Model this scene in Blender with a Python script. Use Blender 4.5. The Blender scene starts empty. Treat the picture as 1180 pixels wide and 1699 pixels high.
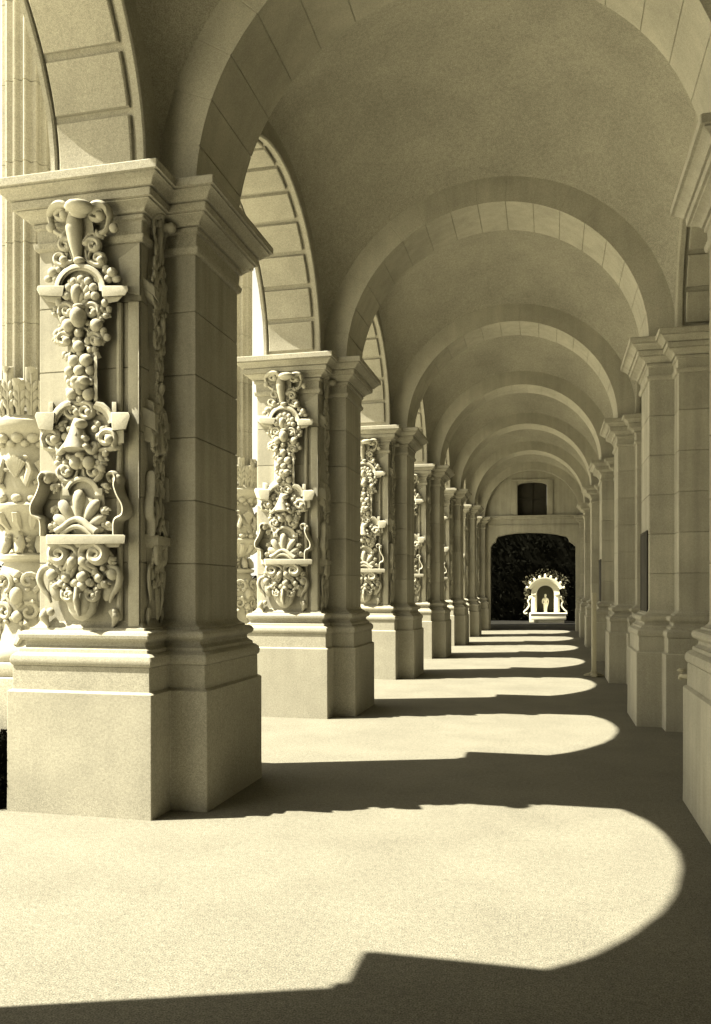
import bpy, bmesh, math, random
from math import sin, cos, pi, radians, sqrt, atan2
from mathutils import Vector, Matrix
random.seed(7)
C = bpy.context.scene.collection
YAW = atan2(323, 1374)
SA, CA = sin(YAW), cos(YAW)
F, VH, UC, EYE = 1374.0, 980.0, 590.0, 1.5
S = 4.385                     # bay length along the walk
Y1 = 5.77                     # centre of the first visible pier
XB = -3.0675                  # centre of the left pier blocks
XC = -0.667                   # axis of the vault
XR = 2 * XC - XB              # centre of the right pier blocks
Z0 = 4.28                     # top of the capitals
SUN_EL, SUN_AZ = radians(53.6), radians(20.2)   # AZ: how far the light runs towards +Y from +X

# ------------------------------------------------------------------ materials
def new_mat(name):
    m = bpy.data.materials.new(name); m.use_nodes = True
    nt = m.node_tree; nt.nodes.clear()
    return m, nt
def stone(name, col, rough=0.9, speck=0.35, speck_scale=260.0, blot=0.16, blot_scale=1.6, bump=0.25, bump_scale=90.0, streak=0.0, spec=0.2, course=0.0, mid=.10):
    m, nt = new_mat(name); N = nt.nodes; L = nt.links
    out = N.new('ShaderNodeOutputMaterial'); b = N.new('ShaderNodeBsdfPrincipled')
    L.new(b.outputs[0], out.inputs[0])
    b.inputs['Roughness'].default_value = rough
    b.inputs['Specular IOR Level'].default_value = spec
    g = N.new('ShaderNodeNewGeometry')
    n1 = N.new('ShaderNodeTexNoise'); n1.inputs['Scale'].default_value = blot_scale; n1.inputs['Detail'].default_value = 6; n1.inputs['Roughness'].default_value = .65
    n2 = N.new('ShaderNodeTexNoise'); n2.inputs['Scale'].default_value = speck_scale; n2.inputs['Detail'].default_value = 2
    n3 = N.new('ShaderNodeTexNoise'); n3.inputs['Scale'].default_value = bump_scale; n3.inputs['Detail'].default_value = 5
    for n in (n1, n2, n3): L.new(g.outputs['Position'], n.inputs['Vector'])
    def ramp(src, lo, hi, a=.3, c=.7):
        r = N.new('ShaderNodeMapRange'); r.inputs[1].default_value = a; r.inputs[2].default_value = c
        r.inputs[3].default_value = lo; r.inputs[4].default_value = hi; L.new(src, r.inputs[0]); return r.outputs[0]
    def mul(a, bb):
        k = N.new('ShaderNodeMath'); k.operation = 'MULTIPLY'; L.new(a, k.inputs[0]); L.new(bb, k.inputs[1]); return k.outputs[0]
    f = mul(ramp(n1.outputs[0], 1 - blot, 1 + blot), ramp(n2.outputs[0], 1 - speck, 1 + speck))
    n5 = N.new('ShaderNodeTexNoise'); n5.inputs['Scale'].default_value = speck_scale * .22; n5.inputs['Detail'].default_value = 5; n5.inputs['Roughness'].default_value = .75
    L.new(g.outputs['Position'], n5.inputs['Vector']); f = mul(f, ramp(n5.outputs[0], 1 - mid, 1 + mid))
    if course:                                   # blocks of slightly different tone, one per course
        mp = N.new('ShaderNodeVectorMath'); mp.operation = 'ADD'; mp.inputs[1].default_value = (50, 50 - 5.77 + 2.19, .07); L.new(g.outputs['Position'], mp.inputs[0])
        sn = N.new('ShaderNodeVectorMath'); sn.operation = 'SNAP'; sn.inputs[1].default_value = (3.0, 4.385, .44); L.new(mp.outputs[0], sn.inputs[0])
        wn = N.new('ShaderNodeTexWhiteNoise'); L.new(sn.outputs[0], wn.inputs['Vector']); f = mul(f, ramp(wn.outputs['Value'], 1 - course, 1 + course, 0, 1))
    if streak:
        mp = N.new('ShaderNodeMapping'); mp.inputs['Scale'].default_value = (9, 9, .5); L.new(g.outputs['Position'], mp.inputs[0])
        n4 = N.new('ShaderNodeTexNoise'); n4.inputs['Scale'].default_value = 1.0; n4.inputs['Detail'].default_value = 4; L.new(mp.outputs[0], n4.inputs['Vector'])
        f = mul(f, ramp(n4.outputs[0], 1 - streak, 1 + streak * .4))
    mx = N.new('ShaderNodeMix'); mx.data_type = 'RGBA'; mx.blend_type = 'MULTIPLY'; mx.inputs[0].default_value = 1
    mx.inputs[6].default_value = (*col, 1); cc = N.new('ShaderNodeCombineColor')
    for i in range(3): L.new(f, cc.inputs[i])
    L.new(cc.outputs[0], mx.inputs[7]); L.new(mx.outputs[2], b.inputs['Base Color'])
    bp = N.new('ShaderNodeBump'); bp.inputs['Strength'].default_value = bump; bp.inputs['Distance'].default_value = .004
    L.new(n3.outputs[0], bp.inputs['Height']); L.new(bp.outputs[0], b.inputs['Normal'])
    return m
STONE = stone('cast_stone', (.325, .309, .249), speck=.34, streak=.05, blot=.14, mid=.2)
STONE_C = stone('coursed_stone', (.335, .319, .258), speck=.22, streak=.20, blot=.14, course=.09)
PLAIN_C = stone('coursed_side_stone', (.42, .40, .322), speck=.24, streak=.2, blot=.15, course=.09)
CARVE = stone('carved_stone', (.37, .353, .285), speck=.16, streak=.10, blot=.14, bump_scale=60)
RIB = stone('rib_stone', (.43, .41, .33), speck=.26, streak=.10, blot=.14)
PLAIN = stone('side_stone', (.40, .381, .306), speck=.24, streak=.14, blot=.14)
PLASTER = stone('vault_plaster', (.35, .333, .268), speck=.30, speck_scale=130, blot=.20, blot_scale=.8, mid=.16, bump=.35, bump_scale=40)
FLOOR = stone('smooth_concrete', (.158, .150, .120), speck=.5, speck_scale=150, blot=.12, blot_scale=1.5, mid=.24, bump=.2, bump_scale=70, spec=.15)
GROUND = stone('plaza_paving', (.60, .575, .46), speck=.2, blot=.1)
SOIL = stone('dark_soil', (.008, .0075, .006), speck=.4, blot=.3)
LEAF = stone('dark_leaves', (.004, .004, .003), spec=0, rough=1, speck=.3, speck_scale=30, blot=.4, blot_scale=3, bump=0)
VINE = stone('vine_leaves', (.085, .08, .055), spec=0, rough=1, speck=.4, speck_scale=30, blot=.4, blot_scale=6, bump=0)
BARK = stone('bark', (.06, .05, .03), speck=.3)
DARK = stone('dark_paint', (.035, .032, .024), rough=.6, speck=.2, blot=.2, bump=.1)
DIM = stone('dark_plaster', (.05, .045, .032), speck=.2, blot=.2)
MARBLE = stone('white_marble', (.78, .75, .60), speck=.08, blot=.06)
METAL = stone('painted_metal', (.42, .39, .28), rough=.5, speck=.08, blot=.1, bump=.05, spec=.5)
ROOFM = stone('roof_tar', (.2, .18, .13))

# ------------------------------------------------------------------ object helpers
def tag(o, label, cat, group=None, kind=None):
    if label: o['label'] = label
    if cat: o['category'] = cat
    if group: o['group'] = group
    if kind or cat: o['kind'] = kind or 'thing'
    return o
def empty(name, loc, label, cat, group=None):
    o = bpy.data.objects.new(name, None); C.objects.link(o); o.location = loc
    o.empty_display_size = .2
    return tag(o, label, cat, group)
def link(name, bm, mat, parent=None, loc=None, smooth=38, fix=True):
    if fix: bmesh.ops.recalc_face_normals(bm, faces=bm.faces)
    me = bpy.data.meshes.new(name); bm.to_mesh(me); bm.free()
    me.materials.append(mat)
    if smooth and len(me.polygons):
        me.polygons.foreach_set('use_smooth', [True] * len(me.polygons))
        me.set_sharp_from_angle(angle=radians(smooth))
    o = bpy.data.objects.new(name, me); C.objects.link(o)
    if parent: o.parent = parent
    if loc: o.location = loc
    return o
def copy_tree(o, parent=None):
    c = o.copy(); C.objects.link(c)
    if parent: c.parent = parent
    for ch in list(o.children): copy_tree(ch, c)
    return c
def box(bm, x0, x1, y0, y1, z0, z1, bev=0.0):
    v = [bm.verts.new((x, y, z)) for x in (x0, x1) for y in (y0, y1) for z in (z0, z1)]
    fs = [(0, 1, 3, 2), (4, 6, 7, 5), (0, 4, 5, 1), (2, 3, 7, 6), (0, 2, 6, 4), (1, 5, 7, 3)]
    ff = [bm.faces.new([v[i] for i in f]) for f in fs]
    if bev:
        es = list({e for f in ff for e in f.edges})
        bmesh.ops.bevel(bm, geom=es, offset=bev, segments=2, profile=.5, affect='EDGES')
def ball(bm, c, r, sub=2, rot=0.0):
    """ellipsoid; rot turns it in the wall plane (about y)"""
    m = Matrix.Translation(c) @ Matrix.Rotation(rot, 4, 'Y') @ Matrix.Diagonal((r[0], r[1], r[2], 1))
    bmesh.ops.create_icosphere(bm, subdivisions=sub, radius=1, matrix=m)
def lathe(bm, prof, c=(0, 0, 0), n=24, cap=True):
    rings = []
    for z, r in prof:
        rings.append([bm.verts.new((c[0] + r * cos(2 * pi * i / n), c[1] + r * sin(2 * pi * i / n), c[2] + z)) for i in range(n)])
    for a, b in zip(rings, rings[1:]):
        for i in range(n): bm.faces.new((a[i], a[(i + 1) % n], b[(i + 1) % n], b[i]))
    if cap:
        bm.faces.new(rings[0]); bm.faces.new(rings[-1])
def tube(bm, pts, rad, n=8, up=Vector((0, 1, 0)), dep=1.0):
    """swept tube; pts Vectors; rad list; dep squashes it along 'up'"""
    P = [Vector(p) for p in pts]; rings = []
    for i, p in enumerate(P):
        t = (P[min(i + 1, len(P) - 1)] - P[max(i - 1, 0)]).normalized()
        s = t.cross(up)
        if s.length < 1e-4: s = t.cross(Vector((1, 0, 0)))
        s.normalize(); u = s.cross(t).normalized()
        r = rad[i] if isinstance(rad, (list, tuple)) else rad
        rings.append([bm.verts.new(p + s * (r * cos(2 * pi * k / n)) + u * (r * dep * sin(2 * pi * k / n))) for k in range(n)])
    for a, b in zip(rings, rings[1:]):
        for k in range(n): bm.faces.new((a[k], a[(k + 1) % n], b[(k + 1) % n], b[k]))
    bm.faces.new(rings[0]); bm.faces.new(rings[-1])
def smooth_path(pts, m=6):
    P = [Vector(p) for p in pts]
    if len(P) < 3: return P
    Q = [P[0] * 2 - P[1]] + P + [P[-1] * 2 - P[-2]]; out = []
    for i in range(1, len(Q) - 2):
        a, b, c, d = Q[i - 1], Q[i], Q[i + 1], Q[i + 2]
        for j in range(m):
            t = j / m
            out.append(.5 * ((2 * b) + (c - a) * t + (2 * a - 5 * b + 4 * c - d) * t * t + (3 * b - a - 3 * c + d) * t ** 3))
    out.append(P[-1]); return out

# ------------------------------------------------------------------ piers: a T-shaped plan offset up a moulding profile
BX, BY, PX, PY = .3875, .67, .27, .395     # block half width / half depth, pilaster projection / half width
def plan(d, s=1, ch=.006):
    """plan outline, d = offset outward, s = +1 pilaster towards +x, -1 towards -x"""
    p = [(-BX - d, -BY - d), (BX + d, -BY - d), (BX + d, -PY - d), (BX + PX + d, -PY - d),
         (BX + PX + d, PY + d), (BX + d, PY + d), (BX + d, BY + d), (-BX - d, BY + d)]
    out = []; n = len(p)
    for i in range(n):
        a, b, c = Vector(p[i - 1]), Vector(p[i]), Vector(p[(i + 1) % n])
        out.append(b + (a - b).normalized() * ch); out.append(b + (c - b).normalized() * ch)
    return [(x * s, y) for x, y in out]
def loft(bm, prof, s=1, ch=.006, top=True, bot=False):
    rings = [[bm.verts.new((x, y, z)) for x, y in plan(d, s, ch)] for z, d in prof]
    n = len(rings[0])
    for a, b in zip(rings, rings[1:]):
        for i in range(n): bm.faces.new((a[i], a[(i + 1) % n], b[(i + 1) % n], b[i]))
    if top: bm.faces.new(rings[-1])
    if bot: bm.faces.new(rings[0])
PLINTH = [(-.02, .152), (.20, .150), (.815, .150), (.826, .138), (.830, .126), (.990, .124)]
BASE = [(.990, .118), (.996, .130), (1.01, .138), (1.035, .140), (1.06, .132), (1.078, .112), (1.082, .098), (1.105, .094), (1.112, .080),
        (1.128, .064), (1.148, .060), (1.160, .070), (1.166, .088), (1.180, .100), (1.200, .102), (1.218, .092), (1.228, .074), (1.230, .050),
        (1.245, .046), (1.25, .03), (1.27, .010), (1.29, .001)]
def shaft_prof():
    pr = [(1.28, 0.0)]; z = 1.29
    for k in range(6):
        z = 1.69 + k * .44
        if z > 3.8: break
        pr += [(z - .005, 0), (z - .002, -.009), (z + .002, -.009), (z + .005, 0)]
    return pr + [(3.86, 0)]
CAP = [(3.845, .001), (3.85, .016), (3.86, .024), (3.885, .030), (3.895, .030), (3.90, .010), (3.99, .012), (4.00, .028), (4.025, .030), (4.027, .018), (4.033, .018), (4.035, .046),
       (4.045, .050), (4.06, .062), (4.075, .084), (4.085, .108), (4.09, .112), (4.096, .108), (4.098, .130), (4.145, .134), (4.147, .122), (4.155, .122), (4.157, .148), (4.16, .150),
       (4.18, .166), (4.20, .190), (4.21, .206), (4.212, .202), (4.220, .202), (4.222, .224), (4.272, .226), (4.28, .218)]

# carved candelabrum relief: drawn on the pier face in the measured face coordinates (u across, v down) -> metres
DB = .062                     # how far the carved body stands out from the shaft
def face(u, v, d=0.0):
    r = (u - UC) / F; dx = CA * r - SA; dy = SA * r + CA
    d += max(DB, min(.15, .04 + (366 - v) / 26 * .11)) if DB else 0.0      # the crowning vase stands out over the capital
    t = (Y1 - BY - d) / dy
    return Vector((t * dx - XB, -BY - d, EYE - (v - VH) / F * t))
K = .00425
AX = 137.0                     # axis of the ornament
def at_depth(d):
    global DB
    DB = d
class Relief:
    def __init__(self): self.g = {}
    def bm(self, name):
        if name not in self.g: self.g[name] = []
        b = bmesh.new(); self.g[name].append(b); return b
    def ball(self, bm, u, v, ru, rv=None, d=.35, rot=0, dep=None, sub=2):
        rv = rv or ru; dp = dep if dep is not None else .85 * min(ru, rv)
        ball(bm, face(u, v, dp * K * d + .014), (ru * K, dp * K, rv * K), sub, radians(rot))
    def tube(self, bm, pts, r0, r1=None, r2=None, d=.5, n=9, dep=1.0, m=6):
        P = smooth_path([face(u, v) for u, v in pts], m); r1 = r0 if r1 is None else r1; r2 = r1 if r2 is None else r2
        N = len(P); R = []
        for i in range(N):
            t = i / (N - 1); R.append(K * (r0 + (r1 - r0) * t * 2 if t < .5 else r1 + (r2 - r1) * (t - .5) * 2))
        P = [p + Vector((0, -d * R[i] * dep - .014, 0)) for i, p in enumerate(P)]
        tube(bm, P, R, n, dep=dep)
    def scroll(self, bm, tail, c, r, a0, turns, cw, tr, eye=None, lift=.6):
        """tail points run into a spiral round c starting at angle a0 (deg, v down)"""
        pts = list(tail); sg = 1 if cw else -1; n = int(10 * turns)
        for i in range(n + 1):
            t = i / n; a = radians(a0) + sg * 2 * pi * turns * t; rr = r * (1 - .78 * t)
            pts.append((c[0] + rr * cos(a), c[1] + rr * sin(a)))
        P = smooth_path([face(u, v) for u, v in pts], 3); N = len(P); R = []
        nt = max(1, len(tail) * 3)
        for i in range(N):
            t = i / (N - 1); R.append(K * tr * ((.35 + .65 * min(1, i / nt)) if tail else 1) * (1 - .35 * t))
        P = [p + Vector((0, -lift * R[i] - .014 - .012 * (i / N), 0)) for i, p in enumerate(P)]
        tube(bm, P, R, 8, dep=1.25)
        e = eye or r * .36
        self.ball(bm, c[0], c[1], e, e, d=.9, dep=e * 1.1)
    def petal(self, bm, u0, v0, u1, v1, w, d=.75):
        n = 10; P = []; R_ = []
        for i in range(n + 1):
            t = i / n; r = w * (.28 + .72 * sin(pi / 2 * min(1, t / .72)))
            if t > .72: r *= sqrt(max(.03, 1 - ((t - .72) / .28) ** 2))
            P.append(face(u0 + (u1 - u0) * t, v0 + (v1 - v0) * t) + Vector((0, -d * r * K - .004, 0))); R_.append(r * K)
        tube(bm, P, R_, 10, dep=.9)
    def slab(self, bm, poly, d0, d1, bev=.006):
        lo = [bm.verts.new(face(u, v, d0 - DB)) for u, v in poly]; hi = [bm.verts.new(face(u, v, d1)) for u, v in poly]
        n = len(poly); fs = [bm.faces.new(hi)]
        for i in range(n): bm.faces.new((lo[i], lo[(i + 1) % n], hi[(i + 1) % n], hi[i]))
        if bev: bmesh.ops.bevel(bm, geom=list(fs[0].edges), offset=bev, segments=2, profile=.6, affect='EDGES')
    def ring(self, bm, c, r0, r1, a0, a1, d0, d1, n=18, prof=True):
        """arched moulding between radii r0<r1, stepped section"""
        d0 -= DB * .9
        sec = [(r1, d0), (r1, d1 * .75), (r1 - (r1 - r0) * .15, d1), (r0 + (r1 - r0) * .45, d1), (r0 + (r1 - r0) * .3, d1 * .72), (r0 + .5, d1 * .66), (r0, d1 * .5), (r0, d0)]
        rows = []
        for i in range(n + 1):
            a = radians(a0 + (a1 - a0) * i / n)
            rows.append([bm.verts.new(face(c[0] + r * cos(a), c[1] + r * sin(a), d)) for r, d in sec])
        for a, b in zip(rows, rows[1:]):
            for k in range(len(sec) - 1): bm.faces.new((a[k], a[k + 1], b[k + 1], b[k]))
        bm.faces.new(rows[0]); bm.faces.new(rows[-1])
R = Relief(); MIR = lambda u: 2 * AX - u
def both(fn):
    fn(lambda u: u, 1); fn(MIR, -1)

# --- crowning vase and its scrolls
b = R.bm('vase')
R.tube(b, [(132, 432), (132, 420), (131, 405), (130, 385), (130, 368), (131, 355), (131, 347)], 6, 14, 8, d=.55, n=14)
R.ball(b, 131, 343, 23, 9, d=1.0, dep=20); R.ball(b, 131, 352, 15, 8, d=.9, dep=14); R.ball(b, 132, 433, 10, 6, d=.9, dep=9)
def f(m, s):
    b = R.bm('scroll')
    R.scroll(b, [(m(150), 432), (m(160), 400), (m(180), 385), (m(186), 365)], (m(167), 357), 17, -10 if s > 0 else 190, 1.5, s < 0, 6.5, 8)
    b = R.bm('scroll')
    R.scroll(b, [(m(170), 395), (m(155), 390), (m(144), 405)], (m(160), 411), 12, 200 if s > 0 else -20, 1.3, s > 0, 5.5, 5)
    b = R.bm('scroll')
    R.scroll(b, [(m(145), 418), (m(150), 436)], (m(168), 432), 13, 150 if s > 0 else 30, 1.2, s < 0, 5, 7)
    b = R.bm('bead_cluster')
    R.ball(b, m(189), 378, 8, d=.8); R.ball(b, m(186), 452, 9, 8, d=.8); R.ball(b, m(180), 463, 7, d=.7); R.ball(b, m(193), 463, 8, 6, d=.5); R.ball(b, m(176), 448, 6, d=.8)
both(f)
# --- hooded shell
b = R.bm('hood'); R.ring(b, (AX - 4, 480), 31, 43, 176, 364, 0, .07)
def f(m, s):
    b = R.bm('ledge')
    R.slab(b, [(m(u), v) for u, v in [(168, 474), (211, 474), (213, 480), (208, 490), (170, 492)]], 0, .075)
    R.slab(b, [(m(u), v) for u, v in [(172, 492), (204, 491), (196, 500), (174, 504)]], 0, .045)
both(f)
b = R.bm('shell')
R.ball(b, AX - 2, 484, 26, 30, d=0, dep=7)
for k in range(7):
    a = radians(-90 + (k - 3) * 30); rr = 23
    R.tube(b, [(AX - 2 + 6 * cos(a), 497 + 6 * sin(a)), (AX - 2 + 15 * cos(a), 495 + 16 * sin(a)), (AX - 2 + rr * cos(a), 492 + (rr + 3) * sin(a))], 2.5, 5.5, 6.5, d=.9)
    R.ball(b, AX - 2 + rr * cos(a), 491 + (rr + 4) * sin(a), 7.5, d=1.1)
b = R.bm('mask')
R.petal(b, 131, 512, 135, 476, 9, d=1.2); R.petal(b, 131, 508, 122, 488, 5, d=1.4); R.petal(b, 133, 508, 146, 488, 6, d=1.2); R.petal(b, 133, 512, 152, 500, 5, d=1.2)
R.ball(b, 130, 526, 13, 17, d=.8, dep=15); R.ball(b, 131, 509, 10, 5, d=1.3, dep=9)
def f(m, s):
    b = R.bm('scroll')
    R.scroll(b, [(m(148), 548), (m(165), 540), (m(170), 524)], (m(157), 518), 13, 20 if s > 0 else 160, 1.4, s < 0, 5.5, 6)
    b = R.bm('scroll')
    R.scroll(b, [(m(143), 545), (m(152), 552)], (m(163), 566), 12, 215 if s > 0 else -35, 1.3, s > 0, 5, 7)
    b = R.bm('bead_cluster')
    for u, v, r in [(175, 503, 7), (181, 513, 5), (160, 540, 11), (172, 549, 6), (147, 566, 7), (146, 536, 5), (178, 560, 6), (168, 530, 6), (150, 580, 6)]:
        R.ball(b, m(u), v, r, d=.8)
    R.tube(b, [(m(168), 545), (m(176), 556), (m(172), 575)], 2, 6, 2)
both(f)
# --- narrow drop with its frame
b = R.bm('drop_frame')
def f(m, s):
    R.slab(b, [(m(u), v) for u, v in [(156, 592), (161, 590), (162, 664), (156, 666)]], 0, .04, .004)
both(f)
R.ring(b, (AX, 596), 20, 25, 180, 360, 0, .045)
b = R.bm('bead_cluster')
for u, v, r in [(131, 553, 8), (131, 575, 10), (131, 566, 6), (123, 599, 10), (143, 598, 11), (133, 587, 6), (115, 616, 8), (132, 615, 10), (150, 615, 8), (133, 604, 6),
                (120, 654, 10), (147, 655, 10), (116, 634, 6), (151, 634, 6), (133, 663, 7), (108, 588, 5), (158, 580, 6), (124, 625, 5), (142, 625, 5)]:
    R.ball(b, u, v, r, d=.8)
b = R.bm('heart'); R.ball(b, 133, 637, 16, 12, d=.6, dep=13); R.ball(b, 127, 632, 9, 8, d=1, dep=11); R.ball(b, 140, 632, 9, 8, d=1, dep=11); R.ball(b, 133, 647, 7, 9, d=.8, dep=9)
# --- ogee hood
def f(m, s):
    b = R.bm('hood')
    top = [(161, 664), (172, 668), (182, 677), (189, 688), (190, 699)]; low = [(180, 703), (176, 694), (170, 686), (162, 680), (152, 678)]
    rows = []
    for (u, v), (u2, v2) in zip(top, low[::-1]):
        sec = [(0, 0), (0, .055), (.18, .075), (.55, .072), (.7, .05), (1, .045), (1, 0)]
        rows.append([b.verts.new(face(m(u + (u2 - u) * t), v + (v2 - v) * t, d)) for t, d in sec])
    for a, c in zip(rows, rows[1:]):
        for k in range(len(a) - 1): b.faces.new((a[k], a[k + 1], c[k + 1], c[k]))
    b.faces.new(rows[0]); b.faces.new(rows[-1])
    b = R.bm('ledge')
    R.slab(b, [(m(u), v) for u, v in [(184, 684), (213, 684), (216, 690), (209, 712), (186, 714)]], 0, .085)
    R.slab(b, [(m(u), v) for u, v in [(190, 714), (206, 713), (206, 735), (192, 737)]], 0, .04)
    R.slab(b, [(m(u), v) for u, v in [(186, 667), (193, 667), (193, 684), (186, 684)]], 0, .04, .003)
    b = R.bm('scroll')
    R.scroll(b, [(m(128), 660), (m(140), 664)], (m(147), 684), 15, 235 if s > 0 else -55, 1.5, s > 0, 5, 6)
    b = R.bm('scroll')
    R.scroll(b, [(m(150), 748), (m(165), 748), (m(192), 745)], (m(182), 729), 16, 40 if s > 0 else 140, 1.4, s < 0, 6, 8)
    b = R.bm('bead_cluster')
    for u, v, r in [(165, 725, 7), (158, 712, 6), (156, 738, 6), (163, 740, 6), (170, 712, 5), (175, 752, 6), (160, 758, 5), (164, 768, 6), (168, 777, 7), (148, 768, 11), (139, 760, 6)]:
        R.ball(b, m(u), v, r, d=.8)
    b = R.bm('scroll')
    R.scroll(b, [(m(141), 775), (m(146), 795), (m(160), 799)], (m(160), 784), 13, 60 if s > 0 else 120, 1.3, s < 0, 5, 6)
both(f)
b = R.bm('horned_mask')
R.tube(b, [(134, 697), (134, 708), (134, 722), (134, 738), (134, 750)], 7, 13, 20, d=.5, n=14)
R.ball(b, 134, 703, 10, 8, d=1.0, dep=13); R.ball(b, 134, 755, 9, 5, d=1.0, dep=9)
for sg in (1, -1):
    q = lambda u: 134 + sg * (u - 134)
    R.tube(b, [(q(138), 708), (q(144), 722), (q(150), 740), (q(160), 752), (q(166), 742), (q(160), 736)], 3, 6, 3, d=1.6)
    R.ball(b, q(143), 741, 6, 5, d=2.4, dep=6); R.ball(b, q(142), 727, 7, 5, d=2.0, dep=7, rot=30 * sg)
    R.tube(b, [(q(135), 712), (q(138), 726), (q(137), 742)], 2, 3, 2, d=6.0)
    R.tube(b, [(q(136), 758), (q(144), 762), (q(152), 758)], 3, 5, 2, d=1.5)
R.ball(b, 134, 768, 7, 10, d=.9)
# --- little arch over the palmette
b = R.bm('hood'); R.ring(b, (AX - 1, 820), 21, 30, 180, 360, 0, .05)
def f(m, s): R.slab(b, [(m(u), v) for u, v in [(162, 810), (170, 810), (170, 822), (158, 822)]], 0, .05, .004)
both(f)
b = R.bm('palmette')
R.ball(b, AX - 1, 858, 33, 36, d=0, dep=6)
for an, l, w in ((-90, 72, 10), (-60, 62, 9.5), (-120, 62, 9.5), (-33, 50, 8.5), (-147, 50, 8.5), (-10, 40, 7), (-170, 40, 7)):
    a = radians(an); R.petal(b, AX - 1 + 8 * cos(a), 884 + 8 * sin(a), AX - 1 + l * cos(a), 884 + l * sin(a), w)
R.tube(b, [(104, 884), (116, 876), (126, 867), (137, 863), (148, 867), (158, 876), (170, 884)], 6, 5, 6, d=2.4)
R.tube(b, [(112, 888), (126, 878), (137, 875), (148, 878), (162, 888)], 4, 4, 4, d=3.4)
def f(m, s):
    b = R.bm('bracket')
    R.tube(b, [(m(189), 800), (m(186), 790), (m(194), 786), (m(200), 795), (m(198), 806), (m(203), 822), (m(212), 840), (m(211), 855), (m(200), 862), (m(197), 872), (m(197), 890)], 4, 4.5, 4, d=-.1, dep=4.0, m=4)
    R.ball(b, m(194), 795, 8, d=1.0)
both(f)
b = R.bm('ledge'); R.slab(b, [(76, 889), (78, 887), (205, 887), (208, 889), (207, 902), (78, 903)], 0, .10)
R.slab(b, [(84, 903), (200, 902), (197, 908), (88, 909)], 0, .06, .004)
# --- lower scrolls, ears and pendant
def f(m, s):
    b = R.bm('leaf_scroll')
    R.scroll(b, [(m(152), 958), (m(144), 940), (m(139), 922), (m(146), 908), (m(165), 904)], (m(167), 920), 15, -70 if s > 0 else 250, 1.5, s > 0, 8.5, 5, 1.0)
    R.tube(b, [(m(140), 912), (m(146), 932), (m(158), 950)], 3, 9, 3, d=1.1)
    R.tube(b, [(m(150), 916), (m(152), 934), (m(166), 946)], 2, 6, 2, d=1.6)
    at_depth(.03); b = R.bm('ear_scroll')
    R.tube(b, [(m(176), 946), (m(186), 940), (m(198), 945), (m(203), 960), (m(198), 976), (m(190), 988), (m(186), 1000)], 4, 6, 2.5, d=.8)
    R.ball(b, m(187), 953, 10, d=.8); R.ball(b, m(178), 948, 6, d=.8)
    R.ball(b, m(182), 978, 12, 20, d=0, dep=6, rot=20 * s); at_depth(.062)
    b = R.bm('bead_cluster')
    for u, v, r in [(164, 959, 8), (171, 943, 5), (152, 968, 6), (173, 968, 6), (145, 980, 6), (158, 949, 6), (183, 930, 5), (149, 893, 4), (179, 905, 5), (166, 972, 5), (160, 978, 5)]:
        R.ball(b, m(u), v, r, d=.8)
    b = R.bm('scroll')
    R.scroll(b, [(m(160), 968), (m(167), 980)], (m(156), 987), 10, -20 if s > 0 else 200, 1.3, s > 0, 4.5, 5)
    at_depth(.012); b = R.bm('curled_leaf'); R.tube(b, [(m(190), 1012), (m(196), 1022), (m(190), 1040)], 7, 8, 2, d=.5); R.ball(b, m(190), 1015, 7, d=.9); at_depth(.062)
both(f)
b = R.bm('pendant')
R.ball(b, AX, 1000, 27, 30, d=-.3, dep=7); R.ball(b, AX, 998, 17, 24, d=.0, dep=9)
R.tube(b, [(AX, 974), (AX, 995), (AX, 1022)], 4, 5, 2, d=3.0)
for u, v, r in [(137, 957, 10), (126, 966, 7), (148, 966, 7), (137, 972, 9), (137, 943, 7), (137, 905, 6)]: R.ball(b, u, v, r, d=.9)
# --- curled leaves that fill the gaps, outwards from the axis
rnd = random.Random(21)
LV = [(384, 38, 50), (398, 30, -20), (445, 46, 30), (458, 40, 60), (508, 40, 70), (523, 44, -10), (536, 34, 50), (556, 44, 40), (570, 36, -30), (584, 30, 60), (604, 22, 60), (624, 22, 40),
      (646, 22, 50), (676, 30, 30), (700, 34, 50), (716, 44, -10), (738, 60, 20), (752, 44, 60), (764, 40, 20), (778, 38, 50), (792, 32, -20), (806, 46, 30), (842, 46, 40), (862, 52, 60), (874, 50, 10),
      (916, 50, 30), (932, 52, -10), (944, 30, 60), (962, 46, 30), (930, 20, 70), (952, 14, 80)]
def f(m, s):
    for v, w, an in LV:
        b = R.bm('leaf'); a = radians(an + rnd.uniform(-12, 12)); l = rnd.uniform(13, 19); u = AX + w - 12; sw = rnd.choice((-1, 1))
        P = [(m(u + l * t * cos(a) - sw * 4 * sin(pi * t) * sin(a)), v + l * t * sin(a) + sw * 4 * sin(pi * t) * cos(a)) for t in (0, .3, .6, .85, 1)]
        R.tube(b, P, 2, 5.2, 1.2, d=.8, n=8, dep=.9, m=3)
        for t, dr in ((.35, 1), (.35, -1), (.65, 1), (.65, -1)):
            e = a + dr * .9; u0, v0 = u + l * t * cos(a), v + l * t * sin(a)
            R.tube(b, [(m(u0), v0), (m(u0 + 5 * cos(e)), v0 + 5 * sin(e)), (m(u0 + 8 * cos(e - dr * .4)), v0 + 8 * sin(e - dr * .4))], 2.5, 2.8, 1, d=.7, n=6, m=2)
both(f)
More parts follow.
